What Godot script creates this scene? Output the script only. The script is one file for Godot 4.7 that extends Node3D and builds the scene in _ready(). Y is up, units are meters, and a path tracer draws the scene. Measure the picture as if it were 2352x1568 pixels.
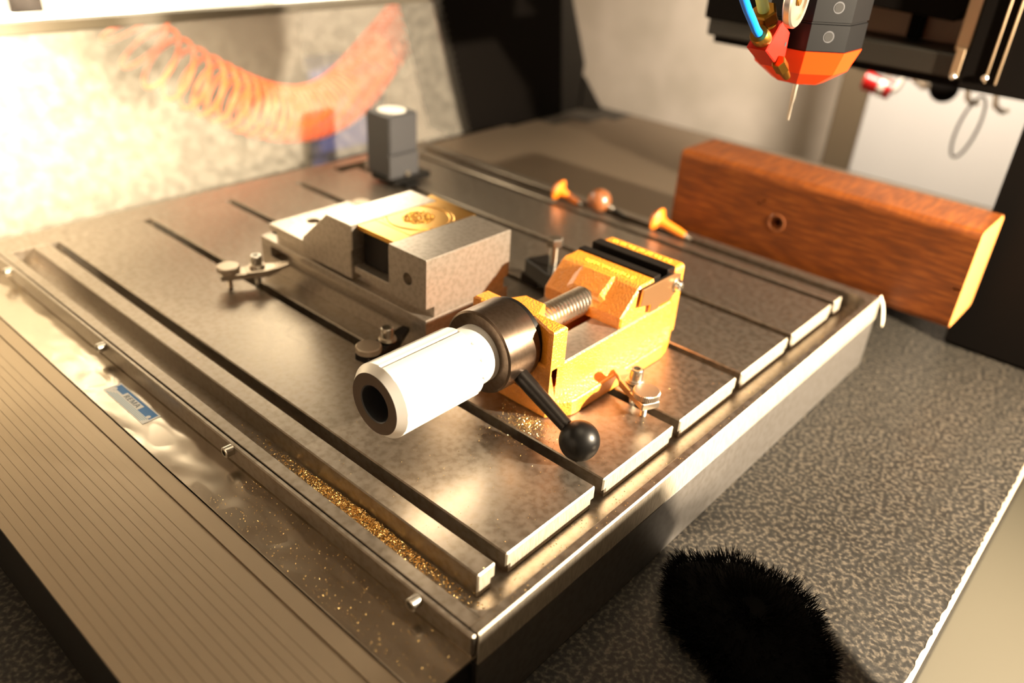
extends Node3D
# A small milling machine's T-slot table with two vises. Lengths are given in millimetres and scaled by K.
const K := 0.001
var M := {}
var used := {}
var rng := RandomNumberGenerator.new()


func V(x: float, y: float, z: float) -> Vector3:
	return Vector3(x, y, z) * K


# ---------------------------------------------------------------- mesh soup
class Soup:
	var st := SurfaceTool.new()
	var n := 0
	func _init() -> void:
		st.begin(Mesh.PRIMITIVE_TRIANGLES)

	func tri(a: Vector3, b: Vector3, c: Vector3, hint: Vector3, sg := -1) -> void:
		var nn := (a - c).cross(a - b)
		if nn.length_squared() < 1e-22:
			return
		if nn.dot(hint) < 0.0:
			var t := b
			b = c
			c = t
		st.set_smooth_group(sg if sg >= 0 else 0xFFFFFFFF)
		st.add_vertex(a * 0.001)
		st.add_vertex(b * 0.001)
		st.add_vertex(c * 0.001)
		n += 1

	func quad(a: Vector3, b: Vector3, c: Vector3, d: Vector3, hint: Vector3, sg := -1) -> void:
		tri(a, b, c, hint, sg)
		tri(a, c, d, hint, sg)

	static func area(p: Array) -> float:
		var s := 0.0
		for i in p.size():
			var a: Vector2 = p[i]
			var b: Vector2 = p[(i + 1) % p.size()]
			s += a.x * b.y - b.x * a.y
		return s / 2.0

	static func inset(p: Array, d: float) -> Array:
		# p runs counter-clockwise
		var out := []
		for i in p.size():
			var a: Vector2 = p[(i + p.size() - 1) % p.size()]
			var b: Vector2 = p[i]
			var c: Vector2 = p[(i + 1) % p.size()]
			var e := (b - a).normalized()
			var f := (c - b).normalized()
			var n1 := Vector2(-e.y, e.x)
			var n2 := Vector2(-f.y, f.x)
			var k := 1.0 + n1.dot(n2)
			out.append(b + (n1 + n2) * (d / maxf(k, 0.35)))
		return out

	static func at(axis: String, p: Vector2, t: float) -> Vector3:
		if axis == "x":
			return Vector3(t, p.y, p.x)  # polygon in (z, y)
		if axis == "y":
			return Vector3(p.x, t, p.y)  # polygon in (x, z)
		return Vector3(p.x, p.y, t)  # polygon in (x, y)

	func prism(poly: Array, axis: String, lo: float, hi: float, bev := 0.0, smooth := false, caps: Soup = null) -> void:
		var cs: Soup = caps if caps else self
		var p := poly.duplicate()
		if area(p) < 0.0:
			p.reverse()
		var q: Array = inset(p, bev) if bev > 0.0 else p
		var m := p.size()
		var dir := at(axis, Vector2.ZERO, 1.0)
		var idx := Geometry2D.triangulate_polygon(PackedVector2Array(q))
		for i in range(0, idx.size(), 3):
			for e in [[lo, -dir], [hi, dir]]:
				cs.tri(at(axis, q[idx[i]], e[0]), at(axis, q[idx[i + 1]], e[0]), at(axis, q[idx[i + 2]], e[0]), e[1])
		var sg := 1 if smooth else -1
		for i in m:
			var j := (i + 1) % m
			var ed: Vector2 = (p[j] - p[i]).normalized()
			var nn := at(axis, Vector2(ed.y, -ed.x), 0.0)
			quad(at(axis, p[i], lo + bev), at(axis, p[j], lo + bev), at(axis, p[j], hi - bev), at(axis, p[i], hi - bev), nn, sg)
			if bev > 0.0:
				cs.quad(at(axis, q[i], lo), at(axis, q[j], lo), at(axis, p[j], lo + bev), at(axis, p[i], lo + bev), nn - dir, 2 if smooth else -1)
				cs.quad(at(axis, q[i], hi), at(axis, q[j], hi), at(axis, p[j], hi - bev), at(axis, p[i], hi - bev), nn + dir, 3 if smooth else -1)

	func box(x0: float, x1: float, y0: float, y1: float, z0: float, z1: float, bev := 0.0) -> void:
		var c := bev
		var p := [Vector2(x0, y0), Vector2(x1, y0), Vector2(x1, y1), Vector2(x0, y1)]
		if bev > 0.0:
			p = [Vector2(x0 + c, y0), Vector2(x1 - c, y0), Vector2(x1, y0 + c), Vector2(x1, y1 - c), Vector2(x1 - c, y1), Vector2(x0 + c, y1), Vector2(x0, y1 - c), Vector2(x0, y0 + c)]
		prism(p, "z", z0, z1, bev)

	static func frame(dir: Vector3) -> Basis:
		var w := dir.normalized()
		var u := w.cross(Vector3.UP if absf(w.y) < 0.9 else Vector3.RIGHT).normalized()
		return Basis(u, w.cross(u), w)

	# profile: Vector2(radius, along), walked so that the outside is to its right (along grows on the outside)
	func lathe(prof: Array, origin: Vector3, dir: Vector3, seg := 32, turn := 0.0) -> void:
		var b := frame(dir)
		var sg := 10
		for i in prof.size() - 1:
			var a: Vector2 = prof[i]
			var c: Vector2 = prof[i + 1]
			var d := c - a
			if d.length() < 1e-6:
				continue
			if i > 0:
				var before: Vector2 = a - prof[i - 1]
				if absf(before.angle_to(d)) > 0.6:
					sg += 1
			for k in seg:
				var t0 := TAU * k / seg + turn
				var t1 := TAU * (k + 1) / seg + turn
				var r0 := b.x * cos(t0) + b.y * sin(t0)
				var r1 := b.x * cos(t1) + b.y * sin(t1)
				var hint := (r0 + r1) * d.y - b.z * d.x * 2.0
				quad(origin + r0 * a.x + b.z * a.y, origin + r1 * a.x + b.z * a.y, origin + r1 * c.x + b.z * c.y, origin + r0 * c.x + b.z * c.y, hint, sg if seg > 8 else -1)

	func cyl(r: float, h: float, origin: Vector3, dir: Vector3, seg := 24, bev := 0.0) -> void:
		if bev > 0.0:
			lathe([Vector2(0, 0), Vector2(r - bev, 0), Vector2(r, bev), Vector2(r, h - bev), Vector2(r - bev, h), Vector2(0, h)], origin, dir, seg)
		else:
			lathe([Vector2(0, 0), Vector2(r, 0), Vector2(r, h), Vector2(0, h)], origin, dir, seg)

	func ball(r: float, c: Vector3, seg := 32) -> void:
		var p := []
		for i in seg / 2 + 1:
			var a := -PI / 2 + PI * i / (seg / 2)
			p.append(Vector2(r * cos(a), r * sin(a)))
		lathe(p, c, Vector3.UP, seg)

	func tube(pts: Array, rad: Array, seg := 10) -> void:
		var m := pts.size()
		var rings := []
		var u := Vector3.ZERO
		for i in m:
			var t: Vector3 = (pts[mini(i + 1, m - 1)] - pts[maxi(i - 1, 0)]).normalized()
			if i == 0:
				u = frame(t).x
			u = (u - t * u.dot(t)).normalized()
			var v := t.cross(u)
			var r: float = rad[i] if rad.size() > 1 else rad[0]
			var ring := []
			for k in seg:
				var a := TAU * k / seg
				ring.append(pts[i] + (u * cos(a) + v * sin(a)) * r)
			rings.append(ring)
		for i in m - 1:
			for k in seg:
				var k1 := (k + 1) % seg
				var mid: Vector3 = (rings[i][k] + rings[i][k1]) / 2.0 - pts[i]
				quad(rings[i][k], rings[i][k1], rings[i + 1][k1], rings[i + 1][k], mid, 5)
		for e in [0, m - 1]:
			var away: Vector3 = pts[e] - pts[1 if e == 0 else m - 2]
			for k in seg:
				tri(pts[e], rings[e][k], rings[e][(k + 1) % seg], away)

	func loft(rings: Array, caps := true, sg := -1) -> void:
		# closed rings of equal count; outward is away from each ring's centre
		var mid := []
		for r in rings:
			var s := Vector3.ZERO
			for p in r:
				s += p
			mid.append(s / r.size())
		for i in rings.size() - 1:
			var m: int = rings[i].size()
			for k in m:
				var k1 := (k + 1) % m
				var h: Vector3 = (rings[i][k] + rings[i][k1] + rings[i + 1][k] + rings[i + 1][k1]) / 4.0 - (mid[i] + mid[i + 1]) / 2.0
				quad(rings[i][k], rings[i][k1], rings[i + 1][k1], rings[i + 1][k], h, sg)
		if caps:
			for e in [0, rings.size() - 1]:
				var away: Vector3 = mid[e] - mid[1 if e == 0 else rings.size() - 2]
				var m: int = rings[e].size()
				for k in m:
					tri(mid[e], rings[e][k], rings[e][(k + 1) % m], away)

	func mesh() -> ArrayMesh:
		st.generate_normals()
		return st.commit()


# ---------------------------------------------------------------- nodes
func thing(called: String, label: String, category: String, group := "") -> Node3D:
	var o := Node3D.new()
	o.name = numbered(called)
	add_child(o, true)
	tag(o, label, category, group)
	return o


func numbered(called: String) -> String:
	if not used.has(called):
		used[called] = 0
		return called
	used[called] += 1
	return "%s_%03d" % [called, used[called]]


func tag(o: Node, label: String, category: String, group := "") -> void:
	o.set_meta("label", label)
	o.set_meta("category", category)
	if group:
		o.set_meta("group", group)


func put(s: Soup, called: String, mat: Material, parent: Node = self) -> MeshInstance3D:
	return put_mesh(s.mesh(), called, mat, parent)


func put_mesh(m: Mesh, called: String, mat: Material, parent: Node = self) -> MeshInstance3D:
	var o := MeshInstance3D.new()
	o.mesh = m
	o.material_override = mat
	if parent == self:
		o.name = numbered(called)
	else:
		var k := 0
		var nm := called
		while parent.has_node(NodePath(nm)):
			k += 1
			nm = "%s_%03d" % [called, k]
		o.name = nm
	parent.add_child(o, true)
	return o


func struct(s: Soup, called: String, mat: Material, label: String) -> MeshInstance3D:
	var o := put(s, called, mat)
	o.set_meta("kind", "structure")
	o.set_meta("label", label)
	return o


func letters(t: String, height: float, width: float, at: Vector3, right: Vector3, up: Vector3, called: String, mat: Material, parent: Node, deep := 0.5, bold := false) -> MeshInstance3D:
	var tm := TextMesh.new()
	var f := SystemFont.new()
	f.font_names = PackedStringArray(["Droid Sans"])
	if bold:
		f.font_weight = 700
	tm.font = f
	tm.text = t
	tm.font_size = 64
	tm.pixel_size = 0.001
	tm.depth = 0.004
	tm.curve_step = 4.0
	var bb := tm.get_aabb()
	var o := put_mesh(tm, called, mat, parent)
	var sx := width * K / bb.size.x
	var sy := height * K / bb.size.y
	var nrm := right.cross(up).normalized()
	var c := bb.get_center()
	var b := Basis(right.normalized() * sx, up.normalized() * sy, nrm * (deep * K / 0.004))
	o.transform = Transform3D(b, at * K - b * c)
	return o


# ---------------------------------------------------------------- materials
func noise_img(size: int, freq: float, octaves: int, sd: int, stretch := Vector2.ONE) -> Image:
	var f := FastNoiseLite.new()
	f.seed = sd
	f.noise_type = FastNoiseLite.TYPE_SIMPLEX
	f.frequency = freq
	f.fractal_octaves = octaves
	var w := int(size * stretch.x)
	var h := int(size * stretch.y)
	var im := f.get_seamless_image(w, h)
	if stretch != Vector2.ONE:
		im.resize(size, size, Image.INTERPOLATE_BILINEAR)
	im.convert(Image.FORMAT_RGBA8)
	return im


func ramp(im: Image, cols: Array, stops: Array) -> ImageTexture:
	var g := Gradient.new()
	g.offsets = PackedFloat32Array(stops)
	g.colors = PackedColorArray(cols)
	var d := im.get_data()
	var lut := []
	for i in 256:
		lut.append(g.sample(i / 255.0))
	var out := PackedByteArray()
	out.resize(d.size())
	for i in range(0, d.size(), 4):
		var c: Color = lut[d[i]]
		out[i] = int(c.r * 255)
		out[i + 1] = int(c.g * 255)
		out[i + 2] = int(c.b * 255)
		out[i + 3] = int(c.a * 255)
	var t := Image.create_from_data(im.get_width(), im.get_height(), false, Image.FORMAT_RGBA8, out)
	return ImageTexture.create_from_image(t)


func mat(called: String, col: Color, rough: float, metal := 0.0, spec := 0.5) -> StandardMaterial3D:
	var m := StandardMaterial3D.new()
	m.resource_name = called
	m.albedo_color = col
	m.roughness = rough
	m.metallic = metal
	m.metallic_specular = spec
	M[called] = m
	return m


func tri_scale(m: StandardMaterial3D, s: Vector3) -> void:
	m.uv1_triplanar = true
	m.uv1_scale = s


func materials() -> void:
	var fine := noise_img(512, 0.02, 4, 3)
	var streak := noise_img(512, 0.03, 4, 5, Vector2(4.0, 0.35))
	var grey_rough := ramp(fine, [Color(0.86, 0.86, 0.86), Color(1, 1, 1)], [0.25, 0.75])
	var grime := ramp(fine, [Color(0.91, 0.9, 0.88), Color(0.97, 0.965, 0.96), Color(1, 1, 1)], [0.2, 0.5, 0.8])
	var streak_t := ramp(streak, [Color(0.88, 0.87, 0.86), Color(1, 1, 1)], [0.25, 0.7])
	# table steel
	var m := mat("table_steel", Color(0.62, 0.58, 0.53), 0.4, 0.94)
	m.albedo_texture = grime
	m.roughness_texture = grey_rough
	tri_scale(m, Vector3(14, 14, 14))
	m = mat("lit_edge_steel", Color(0.78, 0.74, 0.67), 0.55, 0.6)  # table steel made paler, so faces towards the lamp look lit
	m.albedo_texture = streak_t
	tri_scale(m, Vector3(14, 14, 14))
	m = mat("ground_steel", Color(0.75, 0.71, 0.66), 0.33, 0.86)
	m.albedo_texture = grime
	tri_scale(m, Vector3(18, 18, 18))
	m = mat("worn_steel", Color(0.62, 0.57, 0.5), 0.4, 0.9)
	m.albedo_texture = grime
	tri_scale(m, Vector3(25, 25, 25))
	m = mat("bright_steel", Color(0.82, 0.8, 0.76), 0.25, 1.0)
	m = mat("clamp_steel", Color(0.78, 0.73, 0.66), 0.33, 0.95)
	m = mat("black_steel", Color(0.1, 0.095, 0.09), 0.38, 0.6)
	m = mat("dark_oxide", Color(0.16, 0.145, 0.135), 0.36, 0.7)
	m.albedo_texture = grime
	tri_scale(m, Vector3(30, 30, 30))
	m = mat("collar_steel", Color(0.42, 0.36, 0.31), 0.3, 0.95)
	m.albedo_texture = grime
	tri_scale(m, Vector3(22, 22, 22))
	m = mat("grip_aluminium", Color(0.9, 0.89, 0.87), 0.42, 0.55)
	m = mat("grip_end", Color(0.32, 0.26, 0.21), 0.75, 0.3)
	m = mat("blue_grey_steel", Color(0.3, 0.3, 0.31), 0.45, 0.6)
	m = mat("sheet_steel", Color(0.76, 0.72, 0.66), 0.2, 1.0)
	m.heightmap_enabled = true
	m.heightmap_texture = ramp(noise_img(256, 0.012, 2, 21), [Color.BLACK, Color.WHITE], [0.2, 0.8])
	m.heightmap_scale = 0.06
	tri_scale(m, Vector3(9, 9, 5))
	m = mat("lamella_steel", Color(0.62, 0.56, 0.48), 0.36, 0.95)
	m = mat("cover_steel", Color(0.56, 0.5, 0.43), 0.5, 0.8)
	m = mat("cover_black", Color(0.09, 0.08, 0.07), 0.5, 0.2)
	# brass
	m = mat("brass", Color(0.98, 0.74, 0.36), 0.3, 1.0)
	m = mat("old_brass", Color(0.62, 0.45, 0.18), 0.34, 1.0)
	m = mat("chip_brass", Color(1.0, 0.86, 0.58), 0.25, 1.0)
	m = mat("copper_plate", Color(0.93, 0.72, 0.52), 0.3, 0.95)
	# yellow casting
	m = mat("yellow_casting", Color(0.88, 0.54, 0.09), 0.42, 0.0, 0.6)
	m.heightmap_enabled = true
	m.heightmap_texture = ramp(noise_img(256, 0.06, 3, 33), [Color.BLACK, Color.WHITE], [0.2, 0.8])
	m.heightmap_scale = 0.035
	m.clearcoat_enabled = true
	m.clearcoat = 1.0
	m.clearcoat_roughness = 0.45
	tri_scale(m, Vector3(30, 30, 30))
	m = mat("yellow_raised", Color(0.96, 0.74, 0.22), 0.4, 0.0, 0.6)
	# granite machine bed
	m = mat("granite", Color(1, 1, 1), 0.55, 0.0, 0.4)
	var gr := noise_img(1024, 0.05, 4, 11)
	m.albedo_texture = ramp(gr, [Color(0.11, 0.105, 0.095), Color(0.15, 0.142, 0.13), Color(0.22, 0.205, 0.18), Color(0.31, 0.285, 0.25)], [0.25, 0.45, 0.62, 0.8])
	m.roughness_texture = grey_rough
	tri_scale(m, Vector3(4.2, 4.2, 4.2))
	m = mat("chipped_stone", Color(0.62, 0.56, 0.48), 0.8)
	m = mat("cast_grey", Color(0.36, 0.345, 0.33), 0.5, 0.3)
	m.albedo_texture = grime
	tri_scale(m, Vector3(12, 12, 12))
	m = mat("bench_grey", Color(1, 1, 1), 0.75)
	m.albedo_texture = ramp(noise_img(512, 0.08, 3, 12), [Color(0.2, 0.19, 0.16), Color(0.46, 0.43, 0.36)], [0.3, 0.7])
	tri_scale(m, Vector3(5, 5, 5))
	m = mat("cream_panel", Color(0.33, 0.31, 0.26), 0.6)
	# wood
	m = mat("old_wood", Color(0.82, 0.76, 0.66), 0.5, 0.0, 0.4)
	var wg := noise_img(512, 0.018, 5, 8, Vector2(0.5, 4.0))
	m.albedo_texture = ramp(wg, [Color(0.42, 0.23, 0.08), Color(0.51, 0.28, 0.09), Color(0.55, 0.31, 0.1), Color(0.64, 0.39, 0.16)], [0.1, 0.45, 0.65, 0.95])
	tri_scale(m, Vector3(5, 5, 5))
	m = mat("lit_end_grain", Color(0.82, 0.55, 0.28), 0.65)  # lighter than the sides: light on this face put into the colour
	m.albedo_texture = grime
	tri_scale(m, Vector3(40, 40, 40))
	m = mat("hole_shade", Color(0.03, 0.022, 0.016), 0.8)  # near-black colour for the shade inside holes
	m = mat("amber_wood", Color(0.92, 0.5, 0.06), 0.25, 0.0, 0.6)
	m.clearcoat_enabled = true
	m.clearcoat = 0.6
	m = mat("brown_wood", Color(0.5, 0.28, 0.12), 0.28, 0.0, 0.6)
	m.clearcoat_enabled = true
	m.clearcoat = 0.6
	# background
	m = mat("plaster", Color(0.84, 0.8, 0.75), 0.85)
	m.albedo_texture = ramp(noise_img(256, 0.01, 3, 41), [Color(0.93, 0.93, 0.92), Color(1, 1, 1)], [0.2, 0.8])
	tri_scale(m, Vector3(2, 2, 2))
	m = mat("white_cabinet", Color(0.7, 0.69, 0.68), 0.6)
	m = mat("post_grey", Color(0.36, 0.31, 0.24), 0.6)
	m = mat("cabinet_grey", Color(0.3, 0.27, 0.22), 0.6)
	m = mat("floor_grey", Color(0.3, 0.28, 0.25), 0.8)
	m = mat("black_paint", Color(0.06, 0.05, 0.043), 0.75, 0.0, 0.12)
	m = mat("olive_black", Color(0.12, 0.105, 0.08), 0.5, 0.2)
	m = mat("black_anodised", Color(0.04, 0.04, 0.045), 0.4, 0.2, 0.4)
	m = mat("brown_panel", Color(0.5, 0.36, 0.26), 0.5)
	m = mat("rail_steel", Color(0.6, 0.52, 0.42), 0.35, 0.8)
	m = mat("orange_anodised", Color(0.92, 0.25, 0.03), 0.34, 0.25)
	m = mat("red_anodised", Color(0.75, 0.14, 0.1), 0.3, 0.35)
	m = mat("blue_tube", Color(0.03, 0.45, 0.92), 0.3)
	m = mat("green_tube", Color(0.8, 0.86, 0.45), 0.35)
	m = mat("blue_bin", Color(0.06, 0.16, 0.45), 0.5)
	m = mat("red_plastic", Color(0.72, 0.03, 0.03), 0.35)
	m = mat("white_plastic", Color(0.9, 0.88, 0.84), 0.4)
	m = mat("orange_hose", Color(1.0, 0.4, 0.08), 0.35)
	m.backlight_enabled = true
	m.backlight = Color(0.5, 0.15, 0.03)
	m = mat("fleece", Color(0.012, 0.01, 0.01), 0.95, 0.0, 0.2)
	m = mat("label_white", Color(0.93, 0.94, 0.94), 0.4)
	m = mat("label_blue", Color(0.16, 0.47, 0.75), 0.4)
	m = mat("label_pale", Color(0.62, 0.76, 0.84), 0.4)
	m = mat("label_ink", Color(0.4, 0.46, 0.52), 0.4)
	m = mat("paper", Color(0.93, 0.88, 0.78), 0.7)
	# dusty clear sheet of the enclosure
	m = mat("dusty_pane", Color(0.95, 0.92, 0.86, 1.0), 0.5, 0.0, 0.5)
	m.transparency = BaseMaterial3D.TRANSPARENCY_ALPHA
	m.albedo_texture = ramp(noise_img(512, 0.03, 5, 51), [Color(1, 1, 1, 0.07), Color(1, 1, 1, 0.085), Color(1, 1, 1, 0.11)], [0.2, 0.5, 0.85])
	tri_scale(m, Vector3(3.2, 3.2, 3.2))
	m = mat("lamp_glow", Color(1, 1, 1), 0.5)
	m.emission_enabled = true
	m.emission = Color(1.0, 0.93, 0.78)
	m.emission_energy_multiplier = 1.5


# ---------------------------------------------------------------- scene
func _ready() -> void:
	rng.seed = 7
	# camera
	var cam := Camera3D.new()
	cam.name = "camera"
	cam.fov = 45.937
	cam.near = 0.02
	cam.far = 20.0
	cam.transform = Transform3D(Basis(Vector3(0.66575699, 0.0583129, 0.74388657), Vector3(0.33887704, 0.86456818, -0.37105823), Vector3(-0.66477815, 0.49912069, 0.55583141)), V(-215.25, 284.29, 180.61))
	var att := CameraAttributesPhysical.new()
	att.frustum_focal_length = 28.316
	att.frustum_focus_distance = 0.44
	att.frustum_near = 0.02
	att.frustum_far = 20.0
	att.exposure_aperture = 4.0
	cam.attributes = att
	add_child(cam)
	cam.current = true
	# surroundings
	var we := WorldEnvironment.new()
	we.name = "environment"
	var env := Environment.new()
	env.background_mode = Environment.BG_COLOR
	env.background_color = Color(0.02, 0.018, 0.015)
	env.tonemap_mode = Environment.TONE_MAPPER_LINEAR
	env.tonemap_exposure = 1.14
	env.sdfgi_enabled = true
	env.ssao_enabled = true
	env.ssil_enabled = true
	we.environment = env
	add_child(we)
	materials()
	lights()
	room()
	machine_table()
	covers()
	precision_vise()
	yellow_vise()
	clamps()
	tool_setter()
	burins()
	wood_block()
	enclosure()
	gantry()
	spindle()
	background()
	fleece()
	chips()


func lights() -> void:
	# unseen lamp behind the camera's right shoulder, lighting the front faces
	var key := SpotLight3D.new()
	key.name = "unseen_key_lamp_light"
	key.position = V(420, 300, 520)
	key.look_at_from_position(key.position, V(190, 0, -60))
	key.light_color = Color(1.0, 0.92, 0.8)
	key.light_energy = 4.0
	key.light_size = 0.01
	key.spot_range = 6.0
	key.spot_angle = 55.0
	key.spot_attenuation = 2.0
	key.shadow_enabled = true
	add_child(key)
	var t := thing("unseen_key_lamp", "unseen lamp outside the picture lighting the vises, with a flap placed to shade the granite bed", "lamp")
	var s := Soup.new()
	var dir := Vector3(-230, -300, -580).normalized()
	var o := Vector3(420, 300, 520) - dir * 6.0
	s.lathe([Vector2(0, -45), Vector2(24, -45), Vector2(30, 0), Vector2(28, 0), Vector2(22, -40), Vector2(0, -40)], o, dir, 32)
	put(s, "housing", M.black_paint, t)
	s = Soup.new()
	s.cyl(20, 2, o - dir * 12.0, dir, 24)
	put(s, "glowing_face", M.lamp_glow, t)
	s = Soup.new()
	s.prism([Vector2(234, 118.5), Vector2(252, 92), Vector2(220, 30), Vector2(180, 0), Vector2(150, -60), Vector2(50, -60), Vector2(50, 118.5)], "z", 219, 220, 0.3)  # unseen flap shaped to throw the shadow on the granite
	s.tube([Vector3(420, 290, 514), Vector3(330, 160, 330), Vector3(232, 100, 221)], [3.0], 8)
	put(s, "unseen_shade_flap", M.black_paint, t)
	# unseen lamp, placed to brighten the clear sheet at the back left
	var side := SpotLight3D.new()
	side.name = "unseen_side_lamp_light"
	side.position = V(-160, 250, -380)
	side.look_at_from_position(side.position, V(0, 80, -566))
	side.light_color = Color(1.0, 0.92, 0.78)
	side.light_energy = 1.5
	side.light_size = 0.015
	side.spot_range = 4.0
	side.spot_angle = 34.0
	side.spot_attenuation = 2.0
	side.shadow_enabled = true
	add_child(side)
	t = thing("unseen_side_lamp", "small unseen lamp outside the picture placed to brighten the clear sheet", "lamp")
	dir = Vector3(140, -190, -186).normalized()
	o = Vector3(-160, 250, -380) - dir * 4.0
	s = Soup.new()
	s.lathe([Vector2(0, -30), Vector2(17, -30), Vector2(20, 0), Vector2(18, 0), Vector2(15, -26), Vector2(0, -26)], o, dir, 28)
	put(s, "housing", M.black_paint, t)
	s = Soup.new()
	s.cyl(13, 2, o - dir * 8.0, dir, 24)
	put(s, "glowing_face", M.lamp_glow, t)
	# unseen lamps brightening the pale and back walls; added fill for the left wall
	for e in [["unseen_wall_lamp", Vector3(800, 560, -120), Vector3(1400, 0, -230), 1.5, "small unseen lamp above the gantry placed to brighten the pale wall"], ["added_left_lamp", Vector3(-900, 900, 100), Vector3(-1500, 200, -200), 3.0, "small added fill lamp turned to the left wall, outside the picture"], ["unseen_rear_lamp", Vector3(250, 520, -720), Vector3(330, 0, -1100), 0.5, "small unseen lamp above the clear sheet placed to brighten the back wall"]]:
		var sp := SpotLight3D.new()
		sp.name = e[0] + "_light"
		sp.position = e[1] * K
		sp.look_at_from_position(sp.position, e[2] * K)
		sp.light_color = Color(1.0, 0.93, 0.84)
		sp.light_energy = e[3]
		sp.light_size = 0.03
		sp.spot_range = 5.0
		sp.spot_angle = 60.0
		sp.spot_attenuation = 2.0
		sp.shadow_enabled = true
		add_child(sp)
		t = thing(e[0], e[4], "lamp")
		dir = (e[2] - e[1]).normalized()
		o = e[1] - dir * 6.0
		s = Soup.new()
		s.lathe([Vector2(0, -50), Vector2(36, -50), Vector2(44, 0), Vector2(41, 0), Vector2(34, -46), Vector2(0, -46)], o, dir, 28)
		put(s, "housing", M.black_paint, t)
		s = Soup.new()
		s.cyl(30, 2, o - dir * 12.0, dir, 24)
		put(s, "glowing_face", M.lamp_glow, t)
	# light panel at the back of the machine
	var back := AreaLight3D.new()
	back.name = "light_panel_light"
	back.area_size = Vector2(0.42, 0.07)
	back.position = V(225, 196, -566)
	back.rotation_degrees = Vector3(0, 180, 0)
	back.look_at_from_position(back.position, V(160, 100, -300))
	back.light_color = Color(1.0, 0.93, 0.8)
	back.light_energy = 0.08
	back.area_range = 6.0
	back.shadow_enabled = true
	add_child(back)
	# added ceiling lamp, out of view, for overall fill
	var top := AreaLight3D.new()
	top.name = "added_ceiling_lamp_light"
	top.area_size = Vector2(1.0, 0.6)
	top.position = V(100, 1480, 100)
	top.look_at_from_position(top.position, V(100, 0, 99), Vector3.RIGHT)
	top.light_color = Color(1.0, 0.9, 0.76)
	top.light_energy = 0.55
	top.area_range = 8.0
	top.shadow_enabled = true
	add_child(top)
	t = thing("added_ceiling_lamp", "added flat fill lamp out of view above the machine", "lamp")
	s = Soup.new()
	s.box(-420, 620, 1484, 1499, -220, 420, 3)
	put(s, "lamp_body", M.white_plastic, t)
	s = Soup.new()
	s.box(-400, 600, 1482, 1484, -200, 400)
	put(s, "glowing_face", M.lamp_glow, t)


func room() -> void:  # unseen sides close the room and bounce the lamp light
	var s := Soup.new()
	s.box(-1500, 2000, -860, -800, -1500, 2000)
	struct(s, "floor", M.floor_grey, "grey workshop floor below the machine")
	s = Soup.new()
	s.box(-1500, 2000, 1500, 1560, -1500, 2000)
	struct(s, "ceiling", M.plaster, "pale workshop ceiling, out of view")
	s = Soup.new()
	s.box(-1560, -1500, -860, 1560, -1500, 2000)
	struct(s, "wall_left", M.plaster, "pale plaster wall on the left, out of view")
	s = Soup.new()
	s.box(1400, 1460, -860, 1560, -1500, 2000)
	struct(s, "wall_right", M.plaster, "pale plaster wall behind the gantry")
	s = Soup.new()
	s.box(-1500, 2000, -860, 1560, -1260, -1200)
	struct(s, "wall_back", M.plaster, "beige plaster wall behind the clear enclosure sheet")
	s = Soup.new()
	s.box(-1500, 2000, -860, 1560, 1940, 2000)
	struct(s, "wall_front", M.plaster, "pale plaster wall behind the camera")


func cap_screw(s: Soup, o: Vector3, dir: Vector3, r: float, h: float, sock := 0.52) -> void:
	# socket head: a lathe with a hexagonal-looking bore
	var d := h * 0.55
	s.lathe([Vector2(0, 0), Vector2(r, 0), Vector2(r, h - r * 0.14), Vector2(r * 0.86, h), Vector2(r * sock, h), Vector2(r * sock * 0.97, h - d), Vector2(0, h - d)], o, dir, 24)


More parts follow.
